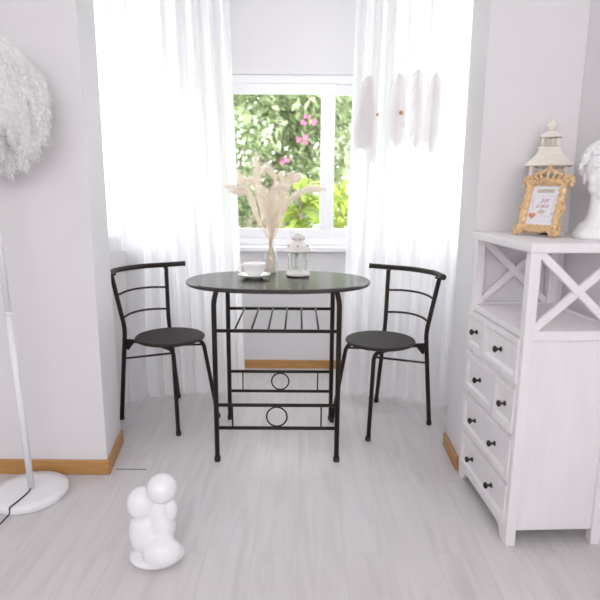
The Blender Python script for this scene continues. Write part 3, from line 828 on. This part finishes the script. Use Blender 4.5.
YM = 2.25
mob = thing('feather_mobile', 'hanging mobile of white feathers and wooden beads in front of the right curtain', 'mobile', (.385, YM, CEIL))
o0 = Vector((.385, YM, CEIL))
HZ, HR = 2.17, .20
bm = B(); ring(bm, Vector((.385, YM, HZ))-o0, HR, .005, seg=64); obj('hoop', bm, 'string', mob, smooth=True)
bm = B(); tube(bm, [Vector((0, 0, HZ+HR-CEIL)), Vector((0, 0, 0))], .0016, 6); obj('hanging_cord', bm, 'string', mob)
FE = [(.262, 1.515, .222, 1.282, .030, None), (.270, 1.520, .252, 1.272, .032, None), (.262, 1.500, .288, 1.222, .036, (.300, 1.425)),
      (.384, 1.53, .381, 1.288, .035, (.392, 1.432)), (.455, 1.545, .460, 1.278, .034, None), (.528, 1.53, .520, 1.266, .036, None)]
for k, (xr, zr, xt, zt, hw, bead) in enumerate(FE):
    zr += .06
    yo = .006*((k*2) % 3-1)
    bm = B(); pts = feather_vane(bm, (xr-o0.x, yo, zr-o0.z), (xt-o0.x, yo, zt-o0.z), hw, 20+k, .95, .006, 70, bend=.008*(1 if k % 2 else -1))
    fo = obj('feather', bm, 'feather', mob)
    bm = B(); tube(bm, pts, [.0012-.0007*i/12 for i in range(13)], 6); obj('quill', bm, 'feather', fo, smooth=True)
    hz = HZ-math.sqrt(max(0, HR*HR-(xr-o0.x)**2))
    bm = B(); tube(bm, [Vector((xr-o0.x, 0, hz-o0.z)), Vector((xr-o0.x, yo, zr-o0.z))], .0011, 6); obj('string', bm, 'string', mob)
    if bead:
        bm = B(); ball(bm, (bead[0]-o0.x, yo-.018, bead[1]-o0.z), .0085 if k == 3 else .006, u=16, v=12); bd = obj('bead', bm, 'bead', fo, smooth=True)

# floor lamp with a feather shade
lmx, lmy = -1.012, 1.855
lamp = thing('floor_lamp', 'white floor lamp with fluffy feather shade and round base by the left wall', 'lamp', (lmx, lmy, 0))
bm = B(); lathe(bm, [(0, 0), (.132, 0), (.136, .004), (.136, .020), (.132, .026), (.10, .0275), (0, .030)], 64); obj('base', bm, 'lamp_white', lamp, smooth=True)
bm = B(); tube(bm, [(.008, 0, .028), (-.012, 0, .70)], .0115, 16); obj('pole', bm, 'lamp_white', lamp, smooth=True)
bm = B(); tube(bm, [(-.012, 0, .70), (-.034, 0, 1.55)], .0105, 16); obj('pole', bm, 'lamp_white', lamp, smooth=True)
bm = B(); tube(bm, [(-.0118, 0, .694), (-.0122, 0, .706)], .0128, 16); obj('pole_joint', bm, 'lamp_white', lamp, smooth=True)
bm = B(); tube(bm, spline([(.010, -.012, .034), (.012, -.030, .031), (.008, -.065, .031), (.0, -.110, .031), (-.004, -.134, .030), (-.006, -.145, .008), (-.03, -.24, .004), (-.16, -.40, .004), (-.45, -.45, .004)], 8), .0025, 8); obj('power_cord', bm, 'cord', lamp, smooth=True)
bm = B(); lathe(bm, [(.10, 1.30), (.14, 1.34), (.155, 1.42), (.14, 1.50), (.09, 1.545), (.02, 1.55), (.02, 1.548), (.088, 1.543), (.138, 1.498), (.153, 1.42), (.138, 1.342), (.098, 1.302)], 40, (-.034, 0, 0), closed=True)
obj('shade_frame', bm, 'lamp_white', lamp, smooth=True)
bm = B(); rnd = random.Random(11)
SCN = Vector((-.022, 0, 1.425))
for i in range(950):
    u = rnd.uniform(-.98, .98); th = rnd.uniform(0, 2*PI); q = math.sqrt(1-u*u)
    d = Vector((q*math.cos(th), q*math.sin(th), u))
    p = SCN+Vector((d.x*.170, d.y*.125, d.z*.175))
    if d.y > .75: continue
    # curl: out, then down
    L = rnd.uniform(.06, .105); pts = []
    sw = Vector((-d.y, d.x, 0))*rnd.uniform(-.7, .7)
    dirv = (d+sw*.5+Vector((0, 0, .25))).normalized(); c = p.copy(); pts.append(c.copy())
    lim = .128
    for k in range(9):
        dirv = (dirv+Vector((rnd.uniform(-.35, .35), rnd.uniform(-.35, .35), -.42-.25*rnd.random()))).normalized()
        c = c+dirv*L/9
        if c.y > lim: c.y = lim-rnd.uniform(0, .01)
        pts.append(c.copy())
    n = len(pts)
    for k in range(n-1):
        for rep in range(8):
            f = rnd.random(); b0 = pts[k].lerp(pts[k+1], f); ax = (pts[k+1]-pts[k]).normalized()
            a = ax.orthogonal().normalized(); a = Matrix.Rotation(rnd.uniform(0, 2*PI), 3, ax) @ a
            R = .017*(1-.35*k/n)*rnd.uniform(.5, 1.15); s = ax.cross(a)*rnd.uniform(.0007, .0013)
            e = b0+a*R+ax*R*rnd.uniform(.2, .9)+Vector((0, 0, -R*.2))
            if e.y > lim+.008: continue
            v = [bm.verts.new(b0-s), bm.verts.new(b0+s), bm.verts.new(b0.lerp(e, .6)+a*R*.1+s), bm.verts.new(b0.lerp(e, .6)+a*R*.1-s), bm.verts.new(e)]
            bm.faces.new((v[0], v[1], v[2], v[3])); bm.faces.new((v[3], v[2], v[4]))
obj('feather_shade', bm, 'fluff', lamp)

# white ceramic ornament at the bottom of the picture
fg = thing('ceramic_ornament', 'glossy white ceramic seated figure ornament with a round ball head on the floor', 'ornament', (-.435, 1.5, 0))
bm = B()
ball(bm, (-.040, .02, .085), 1, .055, .060, .083, 24, 16)
ball(bm, (-.048, .010, .185), 1, .046, .044, .052, 24, 16)
ball(bm, (.015, .012, .120), 1, .040, .045, .090, 24, 16)
ball(bm, (.044, -.006, .172), 1, .022, .026, .038, 20, 14)
ball(bm, (.02, -.035, .05), 1, .060, .045, .048, 24, 16)
ball(bm, (-.005, .0, .018), 1, .088, .075, .018, 32, 12)
fo = obj('body', bm, 'ceramic', fg, smooth=True)
md = fo.modifiers.new('remesh', 'REMESH'); md.mode = 'VOXEL'; md.voxel_size = .005; md.use_smooth_shade = True
md = fo.modifiers.new('smooth', 'SMOOTH'); md.iterations = 10; md.factor = .5
bm = B(); ball(bm, (.020, -.004, .243), .0455, u=36, v=24); obj('ball_head', bm, 'ceramic', fg, smooth=True)

# ------------------------------------------------------------------ outdoors
GZ = -.35
bm = B(); box(bm, (-9, 3.75, GZ-.1), (9, 16, GZ)); o = obj('ground', bm, 'paving'); struct(o, 'pale sunlit ground outside the window', 'ground')

def leaf(bm, p, d, nrm, L, w):
    d = d.normalized(); s = d.cross(nrm)
    if s.length < 1e-4: s = d.orthogonal()
    s.normalize(); n = s.cross(d)
    v0 = bm.verts.new(p); a = bm.verts.new(p+d*L*.45+s*w*.5+n*w*.15); b = bm.verts.new(p+d*L*.45-s*w*.5+n*w*.15)
    c = bm.verts.new(p+d*L*.5); e = bm.verts.new(p+d*L-n*L*.12)
    bm.faces.new((v0, c, a)); bm.faces.new((v0, b, c)); bm.faces.new((a, c, e)); bm.faces.new((c, b, e))

def tree(name, cat, label, base, blobs, n, L, w, m, seed, trunk_r=.07, flowers=None, fl=.05, group='trees and shrubs outside the window'):
    rnd = random.Random(seed); t = thing(name, label, cat, base, 0, group); b0 = Vector(base)
    bm = B()
    for c, r in blobs:
        c = Vector(c)-b0
        tube(bm, spline([(0, 0, 0), (c.x*.25+rnd.uniform(-.1, .1), c.y*.25, c.z*.45), c], 5), [trunk_r*(1-.7*k/10) for k in range(11)], 8)
    obj('trunk', bm, 'bark', t, smooth=True)
    bm = B(); tot = sum(r**2 for c, r in blobs)
    for c, r in blobs:
        c = Vector(c)-b0
        for i in range(int(n*r*r/tot)):
            d = Vector((rnd.gauss(0, 1), rnd.gauss(0, 1), rnd.gauss(0, 1))).normalized()
            rr = r*(rnd.random()**.45)*(1+.25*noise.noise(d*2.2+c))
            p = c+Vector((d.x*rr, d.y*rr, d.z*rr*.85))
            dl = (d*.5+Vector((rnd.uniform(-1, 1), rnd.uniform(-1, 1), rnd.uniform(-1, .35)))).normalized()
            leaf(bm, p, dl, Vector((rnd.uniform(-.5, .5), rnd.uniform(-.5, .5), 1)), L*rnd.uniform(.6, 1.25), w*rnd.uniform(.7, 1.2))
    obj('foliage', bm, m, t)
    if flowers:
        mm, pts, fr_, cnt = flowers; bm = B()
        for c in pts:
            c = Vector(c)-b0
            for i in range(cnt):
                p = c+Vector((rnd.gauss(0, fr_), rnd.gauss(0, fr_), rnd.gauss(0, fr_)))
                for k in range(4):
                    a = 2*PI*k/4+rnd.random(); dl = Vector((math.cos(a), rnd.uniform(-.9, .1), math.sin(a)))
                    leaf(bm, p, dl, Vector((0, -1, .2)), fl, fl*.7)
        obj('blossom', bm, mm, t)
    return t

tree('broadleaf_tree', 'tree', 'tall mid green tree filling the left pane of the window', (-.9, 7.6, GZ),
     [((-1.0, 7.4, 2.1), .95), ((-.2, 7.7, 2.5), .9), ((-1.7, 7.6, 1.7), .7), ((.3, 7.9, 1.75), .6), ((-.4, 7.8, 1.35), .6), ((-1.1, 7.9, 3.2), .8), ((-.2, 8.2, .8), .8), ((-1.4, 8.0, .9), .8), ((.25, 8.1, 2.4), .6)], 9500, .17, .065, 'leaf_a', 1,
     flowers=('petal_pink', [(.08, 6.85, 1.98), (-.28, 6.95, 1.5), (.0, 6.9, 1.78)], .04, 3))
tree('flowering_shrub', 'shrub', 'grey green shrub with sprays of small white flowers by the left curtain', (-.75, 5.4, GZ),
     [((-.66, 5.5, 1.15), .36), ((-.95, 5.5, 1.5), .42), ((-.55, 5.6, 1.65), .27), ((-.8, 5.4, .75), .42)], 2600, .085, .03, 'leaf_c', 2, .03,
     flowers=('petal_white', [(-.62, 5.1, 1.75), (-.55, 5.1, 1.6), (-.5, 5.12, 1.5), (-.48, 5.1, 1.4), (-.7, 5.1, 1.45), (-.62, 5.1, 1.35), (-.52, 5.15, 1.2), (-.38, 5.1, 1.68), (-.3, 5.1, 1.58)], .055, 7), fl=.024)
tree('broadleaf_tree', 'tree', 'green tree standing further back behind the right pane', (1.7, 9.6, GZ),
     [((1.35, 9.5, 2.75), .75), ((2.2, 9.6, 2.5), .8), ((.85, 9.6, 2.9), .7), ((1.2, 9.6, 3.7), .8), ((2.9, 9.5, 3.2), .8)], 6500, .19, .08, 'leaf_a', 3, .08,
     flowers=('petal_pink', [(1.1, 8.75, 2.2), (1.3, 8.75, 2.4)], .05, 8))
tree('broadleaf_tree', 'tree', 'olive green tree furthest left, seen only through the left curtain', (-4.2, 7.2, GZ),
     [((-4.0, 7.0, 1.9), .85), ((-3.6, 7.3, 2.7), .75), ((-4.9, 7.3, 2.6), .9)], 3000, .16, .065, 'leaf_c', 4)
tree('leafy_shrub', 'shrub', 'bright yellow green twig of leaves low beside the white house wall', (.78, 6.4, GZ),
     [((.66, 6.4, 1.12), .17), ((.62, 6.4, .86), .12), ((.72, 6.35, .58), .15), ((.85, 6.4, 1.3), .15)], 360, .11, .05, 'leaf_b', 5, .015)

hd = thing('tall_hedge', 'tall dense green hedge far behind the trees outside the window', 'hedge', (0, 11.5, GZ), 0)
rnd = random.Random(41); bm = B()
for i in range(15000):
    p = Vector((rnd.uniform(-6.5, 1.2), rnd.uniform(-.5, .5), 5.2*rnd.random()**.9)); p.y += .35*noise.noise(p*.9)
    leaf(bm, p, Vector((rnd.uniform(-1, 1), rnd.uniform(-1, .1), rnd.uniform(-1, .5))), Vector((rnd.uniform(-.5, .5), -.6, 1)), rnd.uniform(.16, .32), rnd.uniform(.08, .13))
obj('foliage', bm, 'leaf_a', hd)
for x in (-5, -2.5, 0):
    bm = B(); tube(bm, [(x, .1, 0), (x+.1, .1, 2), (x, .1, 4)], [.08, .06, .03], 8); obj('trunk', bm, 'bark', hd, smooth=True)

def strap_plant(base, n, L, w, seed, label, m='leaf_b'):
    rnd = random.Random(seed); t = thing('strap_leaf_plant', label, 'plant', base, 0, 'yellow green plants below the window view')
    bm = B(); tube(bm, [(0, 0, 0), (.02, 0, .7), (0, 0, 1.45)], [.03, .025, .02], 8); obj('trunk', bm, 'bark', t, smooth=True)
    bm = B()
    for i in range(n):
        a = rnd.uniform(0, 2*PI); el = rnd.uniform(-.1, 1.2); p = Vector((0, 0, rnd.uniform(1.05, 1.5)))
        d = Vector((math.cos(a)*math.cos(el), math.sin(a)*math.cos(el), math.sin(el))); l = L*rnd.uniform(.6, 1.1); prev = None
        s = d.cross(Vector((0, 0, 1))).normalized()
        for k in range(7):
            ww = w*math.sin(PI*(.12+.88*k/6))*.5+.001
            ar = [bm.verts.new(p-s*ww), bm.verts.new(p+Vector((0, 0, -ww*.35))), bm.verts.new(p+s*ww)]
            if prev:
                for q in range(2): bm.faces.new((prev[q], prev[q+1], ar[q+1], ar[q]))
            prev = ar; d = (d+Vector((0, 0, -.24))).normalized(); p = p+d*l/6
    obj('foliage', bm, m, t, smooth=True)
    return t
strap_plant((.0, 4.75, GZ), 60, .46, .055, 1, 'yellow green strap-leaved plant behind the lantern in the left pane')
strap_plant((-.80, 4.5, GZ), 46, .44, .05, 2, 'yellow green strap-leaved plant behind the grass plumes')
strap_plant((.40, 5.6, GZ), 50, .48, .05, 5, 'yellow green strap-leaved plant nearest the mullion, behind the others')

ho = thing('white_house', 'white rendered house wall with shutters outside the right pane', 'building', (2.25, 8.75, GZ))
bm = B(); box(bm, (-1.55, 0, 0), (3.5, .3, 2.02)); obj('facade', bm, 'render_wall', ho)
bm = B(); box(bm, (-1.45, -.03, .98), (-1.36, 0, 1.27)); obj('shutter', bm, 'teal', ho)
bm = B(); box(bm, (-1.45, -.04, 1.86), (-1.15, 0, 2.02)); obj('shutter', bm, 'mauve', ho)
bm = B(); box(bm, (-1.75, -.1, 2.02), (3.6, .4, 2.1)); obj('roof', bm, 'render_wall', ho)

# ------------------------------------------------------------------ light
w = bpy.data.worlds.new('daylight'); SC.world = w; w.use_nodes = True
bg = w.node_tree.nodes['Background']; bg.inputs[0].default_value = (.97, .985, 1, 1); bg.inputs[1].default_value = 6.2
sd = bpy.data.lights.new('sun', 'SUN'); sd.energy = 4.0; sd.angle = math.radians(2); sd.color = (1, .95, .86)
so = bpy.data.objects.new('sun', sd); C.objects.link(so); so.rotation_euler = (math.radians(42), 0, math.radians(-28))
def area(name, loc, target, sx_, sy_, e, col=(1, 1, 1)):
    l = bpy.data.lights.new(name, 'AREA'); l.shape = 'RECTANGLE'; l.size = sx_; l.size_y = sy_; l.energy = e; l.color = col
    o = bpy.data.objects.new(name, l); C.objects.link(o); o.location = loc
    o.rotation_euler = (Vector(target)-Vector(loc)).to_track_quat('-Z', 'Y').to_euler(); return o
area('room_fill_light', (-.05, -1.6, 2.2), (0, 2.0, .9), 3.4, 1.5, 62, (1, .995, 1))  # unseen fill lamp added behind the camera to brighten the room; no window there

# ------------------------------------------------------------------ camera
cd = bpy.data.cameras.new('camera'); cd.sensor_width = 36; cd.lens = 541.69/600*36; cd.clip_start = .05
co = bpy.data.objects.new('camera', cd); C.objects.link(co)
co.matrix_world = Matrix.Translation((0, 0, 1.1284)) @ Matrix.Rotation(PI/2-.1984, 4, 'X') @ Matrix.Rotation(.0064, 4, 'Z')
cd.dof.use_dof = True; cd.dof.focus_distance = 2.35; cd.dof.aperture_fstop = 2.2
SC.camera = co
SC.cycles.max_bounces = 18; SC.cycles.diffuse_bounces = 10; SC.cycles.transmission_bounces = 12; SC.cycles.transparent_max_bounces = 16
vs = SC.view_settings
vs.view_transform = 'Standard'; vs.look = 'None'; vs.gamma = 1; vs.use_curve_mapping = False; vs.exposure = 0.30
